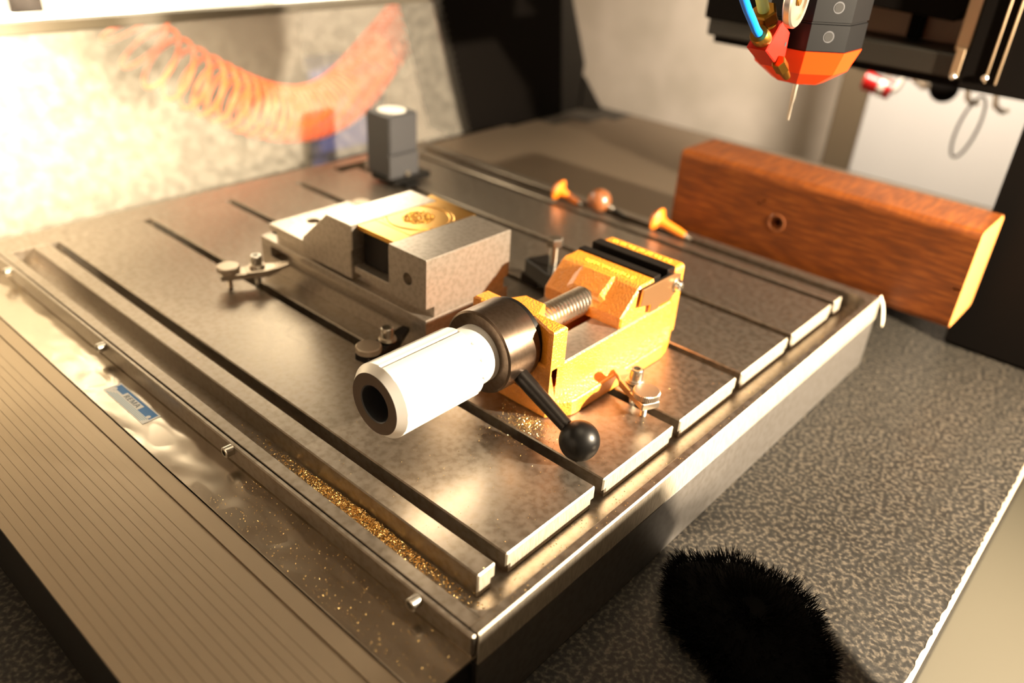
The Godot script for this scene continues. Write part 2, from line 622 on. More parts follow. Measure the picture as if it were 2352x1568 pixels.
func machine_table() -> void:
	var t := thing("machine_table", "wide steel T-slot milling table with raised rim and six parallel slots", "machine table")
	var s := Soup.new()
	s.box(-36, 446, -65, -20.6, -535, 23.3, 0.6)
	put(s, "table_base", M.cast_grey, t)
	# rim, floor and back plate, one casting
	s = Soup.new()
	s.box(-36, 446, -20.3, -14.4, -535, 17.7)
	s.prism([Vector2(17.7, -20.3), Vector2(22.6, -20.3), Vector2(22.6, 0), Vector2(18.0, 0), Vector2(17.7, -0.3)], "x", -36, 446, 0.5)
	s.prism([Vector2(-36, -14.4), Vector2(-29, -14.4), Vector2(-29, -0.3), Vector2(-29.3, 0), Vector2(-35.7, 0), Vector2(-36, -0.3)], "z", -503, 17.7)
	s.prism([Vector2(434, -14.4), Vector2(446, -14.4), Vector2(446, -0.9), Vector2(445.1, 0), Vector2(434.3, 0), Vector2(434, -0.3)], "z", -515, 17.7)
	s.box(-36, 298, -14.4, 0, -535, -503, 0.3)
	s.box(298, 446, -14.4, 0, -535, -517, 0.3)
	# rounded inner corners
	var r := 11.0
	for c in [[-29.0, 1.0, 17.7, -1.0], [434.0, -1.0, 17.7, -1.0]]:
		var p := [Vector2(c[0], c[2])]
		for i in 9:
			var a := PI / 2 * i / 8.0
			p.append(Vector2(c[0] + c[1] * r * (1 - sin(a)), c[2] + c[3] * r * (1 - cos(a))))
		s.prism(p, "y", -14.4, 0)
	put(s, "rim", M.table_steel, t)
	s = Soup.new()
	s.prism([Vector2(22.6, -20.3), Vector2(23.2, -20.3), Vector2(23.5, -20.0), Vector2(23.5, -0.9), Vector2(22.62, 0)], "x", -36, 446, 0.3)
	put(s, "rim_front_face", M.lit_edge_steel, t)  # thin strip in the paler steel to brighten the lit front
	s = Soup.new()
	s.box(-39.4, -36.4, -12.9, -0.3, -535, 22.6, 0.7)
	put(s, "side_bar", M.table_steel, t)
	# the lands between the slots
	var w := 7.73
	for i in 7:
		var x0 := (i - 1) * 80.0 + w
		var x1 := i * 80.0
		var l := 2.6
		var rr := 2.6
		if i == 0:
			x0 = -12.2
			l = 0.0
		if i == 6:
			x1 = 421.2
			rr = 0.0
		var c := 0.7
		var poly := [Vector2(x0 + l, -14.4), Vector2(x1 - rr, -14.4)]
		if rr > 0:
			poly.append_array([Vector2(x1 - rr, -8.6), Vector2(x1, -8.6)])
		poly.append_array([Vector2(x1, -c), Vector2(x1 - c, 0), Vector2(x0 + c, 0), Vector2(x0, -c)])
		if l > 0:
			poly.append_array([Vector2(x0, -8.6), Vector2(x0 + l, -8.6)])
		s = Soup.new()
		var ends := Soup.new()
		s.prism(poly, "z", -503 if i < 5 else -502.5, 0, 0.8, false, ends)
		var am := s.mesh()
		ends.st.generate_normals()
		ends.st.commit(am)
		am.surface_set_material(0, M.table_steel)
		am.surface_set_material(1, M.lit_edge_steel)
		put_mesh(am, "slot_rail", null, t)
	# screws that hold the side bar
	for z in [-477.0, -321.0, -166.0, -12.0]:
		s = Soup.new()
		cap_screw(s, Vector3(-39.3, -3.4, z), Vector3(-1, 0, 0), 3.3, 5.2)
		put(s, "cap_screw", M.bright_steel, t)


func covers() -> void:
	# left: bright strip with the maker's label, then the lamella apron
	var s := Soup.new()
	s.box(-68, -36.4, -14.6, -13.2, -560, 23, 0.2)
	var o := put(s, "strip_cover", M.sheet_steel)
	tag(o, "bright wavy sheet metal strip along the left side of the slotted table", "cover strip")
	s = Soup.new()
	s.box(-77.5, -68.3, -15.8, -14.2, -560, 200, 0.15)
	o = put(s, "cover_lip", M.lamella_steel)
	tag(o, "narrow flat metal lip between bright strip and lamella apron", "cover strip")
	var t := thing("lamella_apron", "slatted metal lamella apron in the lower left corner", "apron cover")
	for i in 15:
		s = Soup.new()
		var x1 := -77.6 - i * 4.76
		var y := -14.6 - i * 0.05 - (0.5 if i == 0 else 0.0)
		s.prism([Vector2(x1 - 4.74, y - 0.5), Vector2(x1, y - 0.5), Vector2(x1, y - 0.02), Vector2(x1 - 4.6, y + 0.1), Vector2(x1 - 4.74, y + 0.02)], "z", -560, 200)
		put(s, "slat", M.lamella_steel, t)
	s = Soup.new()
	s.box(-149.2, -147.6, -140, -15.6, -560, 220, 0.4)
	put(s, "side_plate", M.dark_oxide, t)
	s = Soup.new()
	s.box(-147.5, -36.4, -60, -17, -558, 20)  # black box filling the dark void under the sheets
	put(s, "dark_void_fill", M.cover_black, t)
	# label
	t = thing("maker_label", "small blue and white maker's label stuck on the bright strip", "label")
	var y := -13.15
	s = Soup.new()
	s.box(-58.2, -46.6, y, y + 0.22, -286, -235)
	put(s, "backing", M.label_white, t)
	s = Soup.new()
	var yy := y + 0.24
	s.box(-52.2, -47.4, y + 0.1, yy, -284, -272.5)
	s.box(-49.0, -47.4, y + 0.1, yy, -272.5, -251)
	s.box(-53.5, -47.4, y + 0.1, yy, -251, -236.5)
	put(s, "blue_field", M.label_blue, t)
	s = Soup.new()
	for i in 4:
		s.box(-57.6 + i * 1.05, -57.1 + i * 1.05, y + 0.1, yy, -283 + i * 2.0, -239.0 + i * 0.5)
	put(s, "printed_line", M.label_pale, t)
	letters("REMA", 3.4, 17, Vector3(-51.3, yy, -261.5), Vector3(0, 0, 1), Vector3(1, 0, 0), "lettering", M.label_ink, t, 0.1, true)
	for z in [-282.0, -239.0]:
		s = Soup.new()
		s.cyl(1.5, 0.5, Vector3(-52.5, y, z), Vector3.UP, 16)
		put(s, "rivet", M.label_white, t)
	# right: telescopic steel covers
	t = thing("telescopic_cover", "stepped grey steel way cover to the right of the slotted table", "way cover")
	var xs := [[452.0, 626.0, -14.0, -556.0], [624.0, 690.0, -17.0, -556.0], [688.0, 742.0, -19.0, -530.0], [740.0, 795.0, -21.0, -512.0], [793.0, 850.0, -23.0, -500.0]]
	for e in xs:
		s = Soup.new()
		s.box(e[0], e[1], e[2] - 5.0, e[2], e[3], 18, 0.6)
		put(s, "cover_plate", M.cover_steel, t)
	# machine bed
	s = Soup.new()
	s.prism([Vector2(-330, -175), Vector2(-330, -66.5), Vector2(-329, -65.3), Vector2(1000, -65.3), Vector2(1000, -175)], "z", -700, 166.8)
	o = struct(s, "trim_1", M.granite, "dark speckled granite machine bed")
	s = Soup.new()
	var rg := RandomNumberGenerator.new()
	rg.seed = 4
	var rings := []
	for i in 200:
		var x := -20.0 + i * 3.2
		var ww := 1.2 + rg.randf() * 1.6
		var hh := 1.2 + rg.randf() * 0.9
		rings.append([Vector3(x, -65.9, 167.0 - ww), Vector3(x, -65.0, 167.0 - ww * 0.7), Vector3(x, -65.0, 167.0), Vector3(x, -65.3 - hh, 168.2)])
	s.loft(rings)
	o = struct(s, "trim_2", M.chipped_stone, "pale chipped edge of the granite bed")
	s = Soup.new()
	s.box(-330, 1000, -320, -180, 150, 420, 2)
	o = struct(s, "trim_3", M.cream_panel, "cream machine panel below the granite bed")
	s = Soup.new()
	s.box(-900, -150, -180, -142, -760, 600, 2)
	o = put(s, "bench_top", M.bench_grey)
	tag(o, "grey speckled bench top in the bottom left corner", "bench")


func side_hole(host: CSGCombiner3D, r: float, depth: float, pos: Vector3, rot: Vector3) -> void:
	var c := CSGCylinder3D.new()
	c.radius = r * K
	c.height = depth * 2.0 * K
	c.sides = 32
	c.operation = CSGShape3D.OPERATION_SUBTRACTION
	c.position = pos * K
	c.rotation_degrees = rot
	host.add_child(c, true)


func csg(called: String, m: Material, parent: Node) -> CSGCombiner3D:
	var c := CSGCombiner3D.new()
	c.name = called
	c.material_override = m
	parent.add_child(c, true)
	return c


func csg_poly(host: CSGCombiner3D, poly: Array, depth: float, xf: Transform3D) -> void:
	var p := CSGPolygon3D.new()
	var pv := PackedVector2Array()
	for q in poly:
		pv.append(q * K)
	p.polygon = pv
	p.depth = depth * K
	p.transform = xf
	host.add_child(p, true)


func precision_vise() -> void:
	var t := thing("precision_vise", "low ground-steel toolmaker's vise holding a brass plate", "vise")
	var s := Soup.new()
	var xl := 105.8
	var xr := 186.5
	s.box(xl + 9, xr - 9, 0.05, 26.3, -355, -171)
	s.box(xl, xr, 0.05, 12.4, -355, -177)
	s.box(xl, xr, 21.3, 26.3, -355, -163.2, 0.3)
	s.box(xl, xr, 12.4, 21.3, -355, -342)
	s.box(xl, xl + 8.2, 0.05, 21.3, -177, -163.2)
	s.box(xr - 8.2, xr, 0.05, 21.3, -177, -163.2)
	s.box(xl + 8.2, xr - 8.2, 16.5, 21.3, -171, -163.2)
	s.box(xl + 8.2, xr - 8.2, 0.05, 5.5, -171, -163.2)
	put(s, "base", M.ground_steel, t)
	s = Soup.new()
	s.box(xl + 7.7, xr - 4.6, 26.3, 35, -344, -163.3)
	put(s, "neck", M.ground_steel, t)
	var bed := csg("bed", M.ground_steel, t)
	csg_poly(bed, [Vector2(xl + 2, 34.5), Vector2(xr - 2, 34.5), Vector2(xr - 2, 38.6), Vector2(xr - 2.4, 39), Vector2(xl + 2.4, 39), Vector2(xl + 2, 38.6)], 181, Transform3D(Basis(), V(0, 0, -163.5)))
	side_hole(bed, 5.5, 6, Vector3(137, 39, -327), Vector3.ZERO)
	# fixed jaw, hole in its left face
	var jaw := csg("fixed_jaw", M.ground_steel, t)
	var c := 0.8
	csg_poly(jaw, [Vector2(-163 - c, 70), Vector2(-163, 70 - c), Vector2(-163, 35), Vector2(-199.8, 35), Vector2(-199.8, 66), Vector2(-199.3, 70)], xr - xl, Transform3D(Basis(Vector3(0, 0, 1), Vector3(0, 1, 0), Vector3(-1, 0, 0)), V(xl, 0, 0)))
	side_hole(jaw, 4.4, 7, Vector3(xl, 51.0, -181), Vector3(0, 0, 90))
	s = Soup.new()
	s.prism([Vector2(-240, 29), Vector2(-240, 50.8), Vector2(-238.4, 52.4), Vector2(-238.4, 69.2), Vector2(-239.2, 70), Vector2(-267, 70), Vector2(-298, 43), Vector2(-298, 29)], "x", xl, xr, 0.7)
	put(s, "moving_jaw", M.ground_steel, t)
	s = Soup.new()
	s.cyl(8, 60, Vector3(146, 22, -296), Vector3(0, 0.35, -1), 24, 0.5)
	# brass plate with the die
	var b := thing("brass_plate", "square brass plate with a round engraved medal, gripped between the steel jaws", "plate")
	s = Soup.new()
	s.prism([Vector2(111, -238.1), Vector2(187.0, -238.1), Vector2(186.9, -250.2), Vector2(193.2, -251.2), Vector2(189.2, -200.1), Vector2(111, -200.1)], "y", 66.4, 69.6, 0.2)
	put(s, "plate", M.brass, b)
	var sb := thing("added_dark_block", "added dark block that blackens the gap under the brass plate between the jaws", "gap filler")
	s = Soup.new()
	s.box(116, 183, 39.1, 66.3, -237.5, -201, 0.4)  # added so that the space between the jaws goes black
	put(s, "block", M.dark_oxide, sb)
	# sunk medal with raised crest: a relief surface
	var cx := 153.0
	var cz := -222.0
	var f := FastNoiseLite.new()
	f.seed = 9
	f.frequency = 0.16
	f.fractal_octaves = 2
	var st := 0.45
	var z0 := -238.0
	var z1 := -200.3
	var x0 := 126.0
	var x1 := 180.0
	var nx := int((x1 - x0) / st)
	var nz := int((z1 - z0) / st)
	s = Soup.new()
	var hs := []
	for i in nx + 1:
		var row := []
		for j in nz + 1:
			var x := x0 + (x1 - x0) * i / nx
			var z := z0 + (z1 - z0) * j / nz
			var d := Vector2(x - cx, z - cz).length()
			var h := 69.75
			if d < 24.4:
				h = 68.6 + 1.0 * smoothstep(20.5, 24.4, d) * 0.4
				h += 1.3 * exp(-pow((d - 22.6) / 0.9, 2))
				var crest := Vector2((x - cx) / 15.0, (z - cz) / 14.0).length()
				if crest < 1.0:
					var env := smoothstep(0.0, 0.35, 1.0 - crest)
					h += env * (1.1 + 1.9 * absf(f.get_noise_2d(x * 1.1, z * 1.1)) + 0.8 * f.get_noise_2d(x * 2.3, z * 2.3))
			elif d < 25.2:
				h = 69.75 - 1.0 * (25.2 - d) / 0.8
			if i == 0 or j == 0 or i == nx or j == nz:
				h = 69.4
			row.append(Vector3(x, h, z))
		hs.append(row)
	for i in nx:
		for j in nz:
			s.quad(hs[i][j], hs[i + 1][j], hs[i + 1][j + 1], hs[i][j + 1], Vector3.UP, 1)
	put(s, "medal_relief", M.brass, b)


func rounded(x0: float, x1: float, y0: float, y1: float, r: float, seg := 4) -> Array:
	var out := []
	for c in [[x1 - r, y1 - r, 0.0], [x0 + r, y1 - r, PI / 2], [x0 + r, y0 + r, PI], [x1 - r, y0 + r, PI * 1.5]]:
		for i in seg + 1:
			var a: float = c[2] + PI / 2 * i / seg
			out.append(Vector2(c[0] + r * cos(a), c[1] + r * sin(a)))
	return out


func yellow_vise() -> void:
	var t := thing("drill_press_vise", "yellow cast-iron machine vise with white grip and ball lever", "vise")
	var s := Soup.new()
	# foot with sloping flange
	var foot := [Vector2(108, -60), Vector2(122, -50.6), Vector2(126, -50), Vector2(222, -50), Vector2(232, -52), Vector2(244, -57), Vector2(250, -62), Vector2(250, -118), Vector2(244, -123), Vector2(222, -130), Vector2(126, -130), Vector2(122, -129.4), Vector2(108, -120)]
	s.prism(foot, "y", 0.05, 11, 0.8)
	var lo := []
	var hi := []
	for p in foot:
		lo.append(Vector3(clampf(p.x, 108, 250), 10.5, clampf(p.y, -129, -51)))
		hi.append(Vector3(clampf(p.x, 109, 249.5), 16, clampf(p.y, -121.5, -58.5)))
	s.loft([lo, hi])
	# side walls with a gap between them, floor
	s.box(107.3, 250, 9, 36, -80, -58, 0.9)
	s.box(107.3, 250, 9, 36, -122, -102, 0.9)
	s.box(107, 250, 8, 14, -103, -79)
	s.box(108.5, 122, 8, 35, -79, -59.2)
	s.box(108.5, 122, 8, 35, -121, -101)
	s.box(225, 250, 10, 36, -103, -79)
	# post that carries the screw: hub and two wings
	var post := [Vector2(120, -58), Vector2(120, -79), Vector2(132.5, -85.5), Vector2(132.5, -101), Vector2(120, -107), Vector2(120, -122), Vector2(107, -122), Vector2(107.6, -116), Vector2(114.2, -105), Vector2(109.8, -102), Vector2(109.8, -83.5), Vector2(114.4, -80), Vector2(107.4, -62), Vector2(107, -58)]
	s.prism(post, "y", 12, 60.6, 1.1)
	# fixed jaw
	s.prism(rounded(-122, -58, 10, 61.5, 3), "x", 238, 250.5, 1.2)
	put(s, "body", M.yellow_casting, t)
	s = Soup.new()
	s.box(121, 216, 35.9, 36.5, -80, -58.6, 0.15)
	s.box(121, 216, 35.9, 36.5, -121.4, -102, 0.15)
	put(s, "slide_way", M.ground_steel, t)
	# moving jaw
	s = Soup.new()
	s.prism([Vector2(212, 36.6), Vector2(177, 36.6), Vector2(177, 44.5), Vector2(193.5, 60.2), Vector2(196, 61.5), Vector2(212, 61.5)], "z", -122, -58, 1.2)
	var secs := []
	for e in [[180.5, 1.0, 50.0, 43.0, 1.5], [182.0, 0.0, 52.5, 44.0, 0.0], [192.5, -1.0, 61.4, 46.5, -2.0], [206.0, -1.0, 61.4, 46.5, -2.0]]:
		secs.append([Vector3(e[0], e[2], -102 + e[1]), Vector3(e[0], e[2], -80 - e[1]), Vector3(e[0], e[3], -68 - e[4]), Vector3(e[0], 36.6, -68 - e[4]), Vector3(e[0], 36.6, -115 + e[4]), Vector3(e[0], e[3], -115 + e[4])])
	s.loft(secs)
	var mj := put(s, "moving_jaw", M.yellow_casting, t)
	letters("MICROMOT", 4.2, 40, Vector3(202.5, 61.6, -88), Vector3(0, 0, 1), Vector3(1, 0, 0), "raised_lettering", M.yellow_raised, mj, 0.7, true)
	letters("P R O X X O N", 4.0, 48, Vector3(244.5, 61.6, -91), Vector3(0, 0, 1), Vector3(1, 0, 0), "raised_lettering", M.yellow_raised, t, 0.7, true)
	for e in [[212.1, 219.8, 62.6], [228.6, 238.0, 63.0]]:
		s = Soup.new()
		s.box(e[0], e[1], 38, e[2], -122.4, -58.6, 0.5)
		put(s, "jaw_plate", M.dark_oxide, t)
	# guide plate on the side, with its bolt
	s = Soup.new()
	s.prism([Vector2(194.5, 60.6), Vector2(234, 60.2), Vector2(241, 58), Vector2(241, 47), Vector2(229, 41), Vector2(218, 42), Vector2(216, 39.5), Vector2(206, 40), Vector2(206, 46), Vector2(193, 48.5)], "z", -56.4, -54.8, 0.3)
	put(s, "guide_plate", M.copper_plate, t)
	s = Soup.new()
	s.box(196, 232, 47, 60, -58.2, -56.2)
	put(s, "spacer", M.cover_black, t)
	s = Soup.new()
	var bc := Vector3(235.5, 51.2, -55)
	s.cyl(5.2, 1.2, bc, Vector3(0, 0, 1), 32, 0.3)
	s.lathe([Vector2(0, 1.2), Vector2(4.1, 1.2), Vector2(4.1, 2.2), Vector2(3.2, 4.3), Vector2(1.9, 4.9), Vector2(1.8, 3.0), Vector2(0, 3.0)], bc, Vector3(0, 0, 1), 32)
	put(s, "bolt", M.bright_steel, t)
	# screw
	var ay := 44.0
	var az := -92.0
	s = Soup.new()
	var prof := [Vector2(0, 0), Vector2(8.6, 0)]
	var x := 0.0
	while x < 74.0:
		prof.append_array([Vector2(8.0, x + 0.4), Vector2(9.3, x + 1.4), Vector2(9.3, x + 2.1), Vector2(8.0, x + 3.1)])
		x += 3.3
	prof.append(Vector2(8.0, 76))
	prof.append(Vector2(0, 76))
	s.lathe(prof, Vector3(120, ay, az), Vector3(1, 0, 0), 40)
	put(s, "screw", M.bright_steel, t)
	# collar, washer, grip
	s = Soup.new()
	s.lathe([Vector2(0, 0), Vector2(24.4, 0), Vector2(25.6, 0.9), Vector2(25.8, 2.0), Vector2(25.8, 26.2), Vector2(25.2, 27), Vector2(0, 27)], Vector3(80, ay, az), Vector3(1, 0, 0), 64)
	put(s, "collar", M.collar_steel, t)
	s = Soup.new()
	s.cyl(24.6, 4.2, Vector3(107.02, ay, az), Vector3(1, 0, 0), 64, 0.6)
	put(s, "thrust_washer", M.black_steel, t)
	s = Soup.new()
	var rings := []
	for e in [[3.4, 17.6, false], [7.6, 21.2, false], [7.9, 21.3, true], [63.6, 21.3, true], [63.9, 21.2, false], [66.0, 18.6, false]]:
		var ring := []
		for k in 96:
			var a := TAU * (k + 0.5) / 96
			var r: float = e[1]
			if e[2] and k % 8 == 0:
				r -= 1.2
			ring.append(Vector3(e[0], ay + r * cos(a), az + r * sin(a)))
		rings.append(ring)
	s.loft(rings, false)
	s.lathe([Vector2(17.8, 66.0), Vector2(17.6, 66.5), Vector2(17.6, 80.0)], Vector3(0, ay, az), Vector3(1, 0, 0), 64)
	put(s, "grip", M.grip_aluminium, t)
	s = Soup.new()
	s.lathe([Vector2(10.4, 20), Vector2(10.4, 3.9), Vector2(10.9, 3.3)], Vector3(0, ay, az), Vector3(1, 0, 0), 64)
	s.lathe([Vector2(0, 30), Vector2(10.4, 30)], Vector3(0, ay, az), Vector3(1, 0, 0), 64)
	s.lathe([Vector2(10.4, 30), Vector2(10.4, 19)], Vector3(0, ay, az), Vector3(1, 0, 0), 64)
	put(s, "bore", M.blue_grey_steel, t)
	s = Soup.new()
	s.lathe([Vector2(10.9, 3.4), Vector2(17.6, 3.4)], Vector3(0, ay, az), Vector3(1, 0, 0), 64)
	put(s, "grip_end", M.grip_end, t)
	# lever with ball
	var c := Vector3(93.5, ay, az)
	var ball := Vector3(92.5, 12.0, -22.5)
	var dir := (ball - c).normalized()
	s = Soup.new()
	s.tube([c + dir * 23.0, c + dir * 27.5, c + dir * 45.0, ball - dir * 9.0], [4.9, 4.9, 4.7, 4.1], 28)
	put(s, "lever", M.dark_oxide, t)
	s = Soup.new()
	s.ball(11.7, ball, 48)
	put(s, "ball_knob", M.black_steel, t)


# one table clamp: arm from the tail (over the pin) to the tip, screw through the arm, knurled disc on the pin
func clamp_arm(label: String, pin: Vector2, screw: Vector2, tip: Vector3, dark: bool) -> void:
	var t := thing("table_clamp", label, "clamp", "screw clamps on the slotted table")
	var arm: Material = M.dark_oxide if dark else M.clamp_steel
	var tip2 := Vector2(tip.x, tip.z)
	var d := (tip2 - pin).normalized()
	var n := Vector2(-d.y, d.x)
	var l := (tip2 - pin).length()
	var tail := pin - d * 6.6
	var s := Soup.new()
	var w := 6.3
	var rings := []
	# sections along the arm: distance from the tail, half width, bottom, top
	for e in [[0.0, w - 0.8, 9.4, 13.2], [0.6, w, 8.8, 13.8], [l * 0.42, w, 8.8, 13.8], [l * 0.44, w, 8.8, 14.5], [l * 0.78, w, 8.9, 14.9], [l * 0.9, w * 0.75, 10.2, 15.2], [l + 5.0, w * 0.5, tip.y - 2.0, tip.y + 1.2], [l + 6.6, w * 0.34, tip.y - 1.4, tip.y + 0.4]]:
		var p: Vector2 = tail + d * e[0]
		var b := 0.6
		var ring := []
		for q in [[-e[1], e[2] + b], [-e[1] + b, e[2]], [e[1] - b, e[2]], [e[1], e[2] + b], [e[1], e[3] - b], [e[1] - b, e[3]], [-e[1] + b, e[3]], [-e[1], e[3] - b]]:
			var r: Vector2 = p + n * q[0]
			ring.append(Vector3(r.x, q[1], r.y))
		rings.append(ring)
	s.loft(rings)
	put(s, "arm", arm, t)
	# knurled disc
	s = Soup.new()
	var rr := []
	for e in [[14.4, 7.6], [15.0, 8.3], [18.4, 8.3], [19.0, 7.7]]:
		var ring := []
		for k in 96:
			var a := TAU * k / 96
			var r: float = e[1] + (0.14 if k % 2 == 0 else -0.14)
			ring.append(Vector3(pin.x + r * cos(a), e[0], pin.y + r * sin(a)))
		rr.append(ring)
	s.loft(rr)
	s.cyl(5.0, 0.8, Vector3(pin.x, 13.7, pin.y), Vector3.UP, 24)
	put(s, "knurled_disc", M.clamp_steel, t)
	# pin
	s = Soup.new()
	var prof := [Vector2(0, 0.05), Vector2(1.3, 0.05), Vector2(1.9, 0.7)]
	var y := 0.9
	while y < 8.6:
		prof.append_array([Vector2(2.0, y), Vector2(1.65, y + 0.35)])
		y += 0.7
	prof.append(Vector2(0, 9.0))
	s.lathe(prof, Vector3(pin.x, 0, pin.y), Vector3.UP, 20)
	put(s, "pin", M.clamp_steel, t)
	# screw with washers, shank down into the slot
	s = Soup.new()
	cap_screw(s, Vector3(screw.x, 17.2, screw.y), Vector3.UP, 4.3, 7.4)
	s.cyl(2.4, 29.0, Vector3(screw.x, -12.0, screw.y), Vector3.UP, 20)
	put(s, "socket_screw", M.bright_steel, t)
	s = Soup.new()
	s.cyl(6.0, 1.4, Vector3(screw.x, 15.0, screw.y), Vector3.UP, 32, 0.3)
	s.cyl(5.6, 0.8, Vector3(screw.x, 16.5, screw.y), Vector3.UP, 32, 0.2)
	put(s, "washer", M.clamp_steel, t)


func clamps() -> void:
	clamp_arm("steel table clamp with a brown knurled disc at the yellow vise's front flange", Vector2(155, -19.5), Vector2(163.6, -33.5), Vector3(170.5, 12.6, -52), false)
	clamp_arm("dark table clamp beside the white grip, tip in the steel vise's side groove", Vector2(66, -174), Vector2(84, -176.5), Vector3(104.5, 15.5, -180), true)
	clamp_arm("bright table clamp at the rear left of the steel vise", Vector2(64.5, -336), Vector2(83.8, -328), Vector3(105, 16, -316), false)
	clamp_arm("table clamp mostly hidden behind the steel vise's moving jaw", Vector2(226, -379), Vector2(207, -372), Vector3(188, 16, -366), false)
	# strap clamp with hexagon bolt behind the yellow vise
	var t := thing("strap_clamp", "black strap clamp with a tall hexagon bolt behind the yellow vise", "clamp")
	var s := Soup.new()
	var a := Vector2(251, -189)
	var b := Vector2(233, -131)
	var d := (b - a).normalized()
	var n := Vector2(-d.y, d.x)
	var rings := []
	for e in [[0.0, 11.0, 9.0, 22.0], [34.0, 11.0, 9.0, 22.0], [56.0, 9.0, 9.5, 17.0], [60.0, 8.0, 10.0, 13.0]]:
		var p: Vector2 = a + d * e[0]
		var ring := []
		for q in [[-e[1], e[2]], [e[1], e[2]], [e[1], e[3] - 0.8], [e[1] - 0.8, e[3]], [-e[1] + 0.8, e[3]], [-e[1], e[3] - 0.8]]:
			var r: Vector2 = p + n * q[0]
			ring.append(Vector3(r.x, q[1], r.y))
		rings.append(ring)
	s.loft(rings)
	put(s, "strap", M.dark_oxide, t)
	s = Soup.new()
	s.box(240, 262, 0.05, 9, -196, -178, 0.6)
	put(s, "step_block", M.dark_oxide, t)
	s = Soup.new()
	s.cyl(3.2, 54, Vector3(244, -12, -167), Vector3.UP, 20)
	s.cyl(6.6, 7, Vector3(244, 40, -167), Vector3.UP, 6, 0.9)
	put(s, "hexagon_bolt", M.bright_steel, t)


func tool_setter() -> void:
	var t := thing("tool_setter", "upright blue-grey steel block with a pale round sensor on top", "tool setter")
	var s := Soup.new()
	s.box(308, 346, 8, 72, -471, -434, 1.6)
	put(s, "body", M.blue_grey_steel, t)
	s = Soup.new()
	s.box(304, 343, 9, 33, -434, -429.5, 0.5)
	put(s, "front_plate", M.blue_grey_steel, t)
	s = Soup.new()
	s.box(306, 356, 3, 9.5, -462, -425, 0.6)
	s.box(316, 334, 0.1, 4, -450, -418, 0.5)
	put(s, "foot", M.black_steel, t)
	s = Soup.new()
	cap_screw(s, Vector3(326, 12, -429.5), Vector3(0, 0, 1), 3.0, 3.2)
	put(s, "screw", M.bright_steel, t)
	s = Soup.new()
	s.cyl(14.5, 0.9, Vector3(327, 71.8, -452.5), Vector3.UP, 40, 0.3)
	put(s, "sensor_disc", M.white_plastic, t)


func burins() -> void:
	# small engraving tools lying in a row on the narrow far rail
	var t := thing("engraving_tool", "amber mushroom-handled engraving tool, the farthest of three lying on the rail", "engraving tool", "engraving tools on the far rail")
	var s := Soup.new()
	var o := Vector3(413.5, 11.2, -296)
	var d := Vector3(0.18, -0.32, 0.93).normalized()
	s.lathe([Vector2(0, -6), Vector2(6, -5.2), Vector2(10.2, -2.2), Vector2(11.2, 0), Vector2(9.5, 1.6), Vector2(5.2, 4), Vector2(3.8, 8), Vector2(3.6, 20), Vector2(3.0, 24), Vector2(0, 24)], o, d, 40)
	put(s, "handle", M.amber_wood, t)
	s = Soup.new()
	s.tube([o + d * 23.0, o + d * 28.0], [1.4, 0.9], 10)
	put(s, "blade", M.bright_steel, t)
	t = thing("engraving_tool", "engraving tool with a brown ball handle and dark blade, middle of three on the rail", "engraving tool", "engraving tools on the far rail")
	s = Soup.new()
	o = Vector3(420, 12, -250)
	s.ball(11.6, o, 40)
	put(s, "handle", M.brown_wood, t)
	d = Vector3(0.12, -0.3, 0.95).normalized()
	s = Soup.new()
	s.cyl(2.6, 7, o + d * 10.5, d, 20, 0.4)
	put(s, "ferrule", M.bright_steel, t)
	s = Soup.new()
	s.tube([o + d * 17.0, o + d * 30.0 + Vector3(0, -0.4, 0), o + d * 36.0], [1.9, 1.5, 0.7], 12)
	put(s, "blade", M.black_steel, t)
	t = thing("engraving_tool", "amber mushroom-handled engraving tool with steel tip, the nearest to the wood block", "engraving tool", "engraving tools on the far rail")
	s = Soup.new()
	o = Vector3(424, 11.2, -184)
	d = Vector3(0.05, -0.24, 0.97).normalized()
	s.lathe([Vector2(0, -6), Vector2(6, -5.2), Vector2(10.4, -2.2), Vector2(11.4, 0), Vector2(9.5, 1.8), Vector2(5.6, 4.6), Vector2(4.1, 9), Vector2(4.0, 24), Vector2(3.0, 31), Vector2(0, 31)], o, d, 40)
	put(s, "handle", M.amber_wood, t)
	s = Soup.new()
	s.lathe([Vector2(0, 30), Vector2(2.6, 30.5), Vector2(1.7, 36), Vector2(1.9, 38), Vector2(0, 39)], o, d, 20)
	put(s, "steel_tip", M.bright_steel, t)


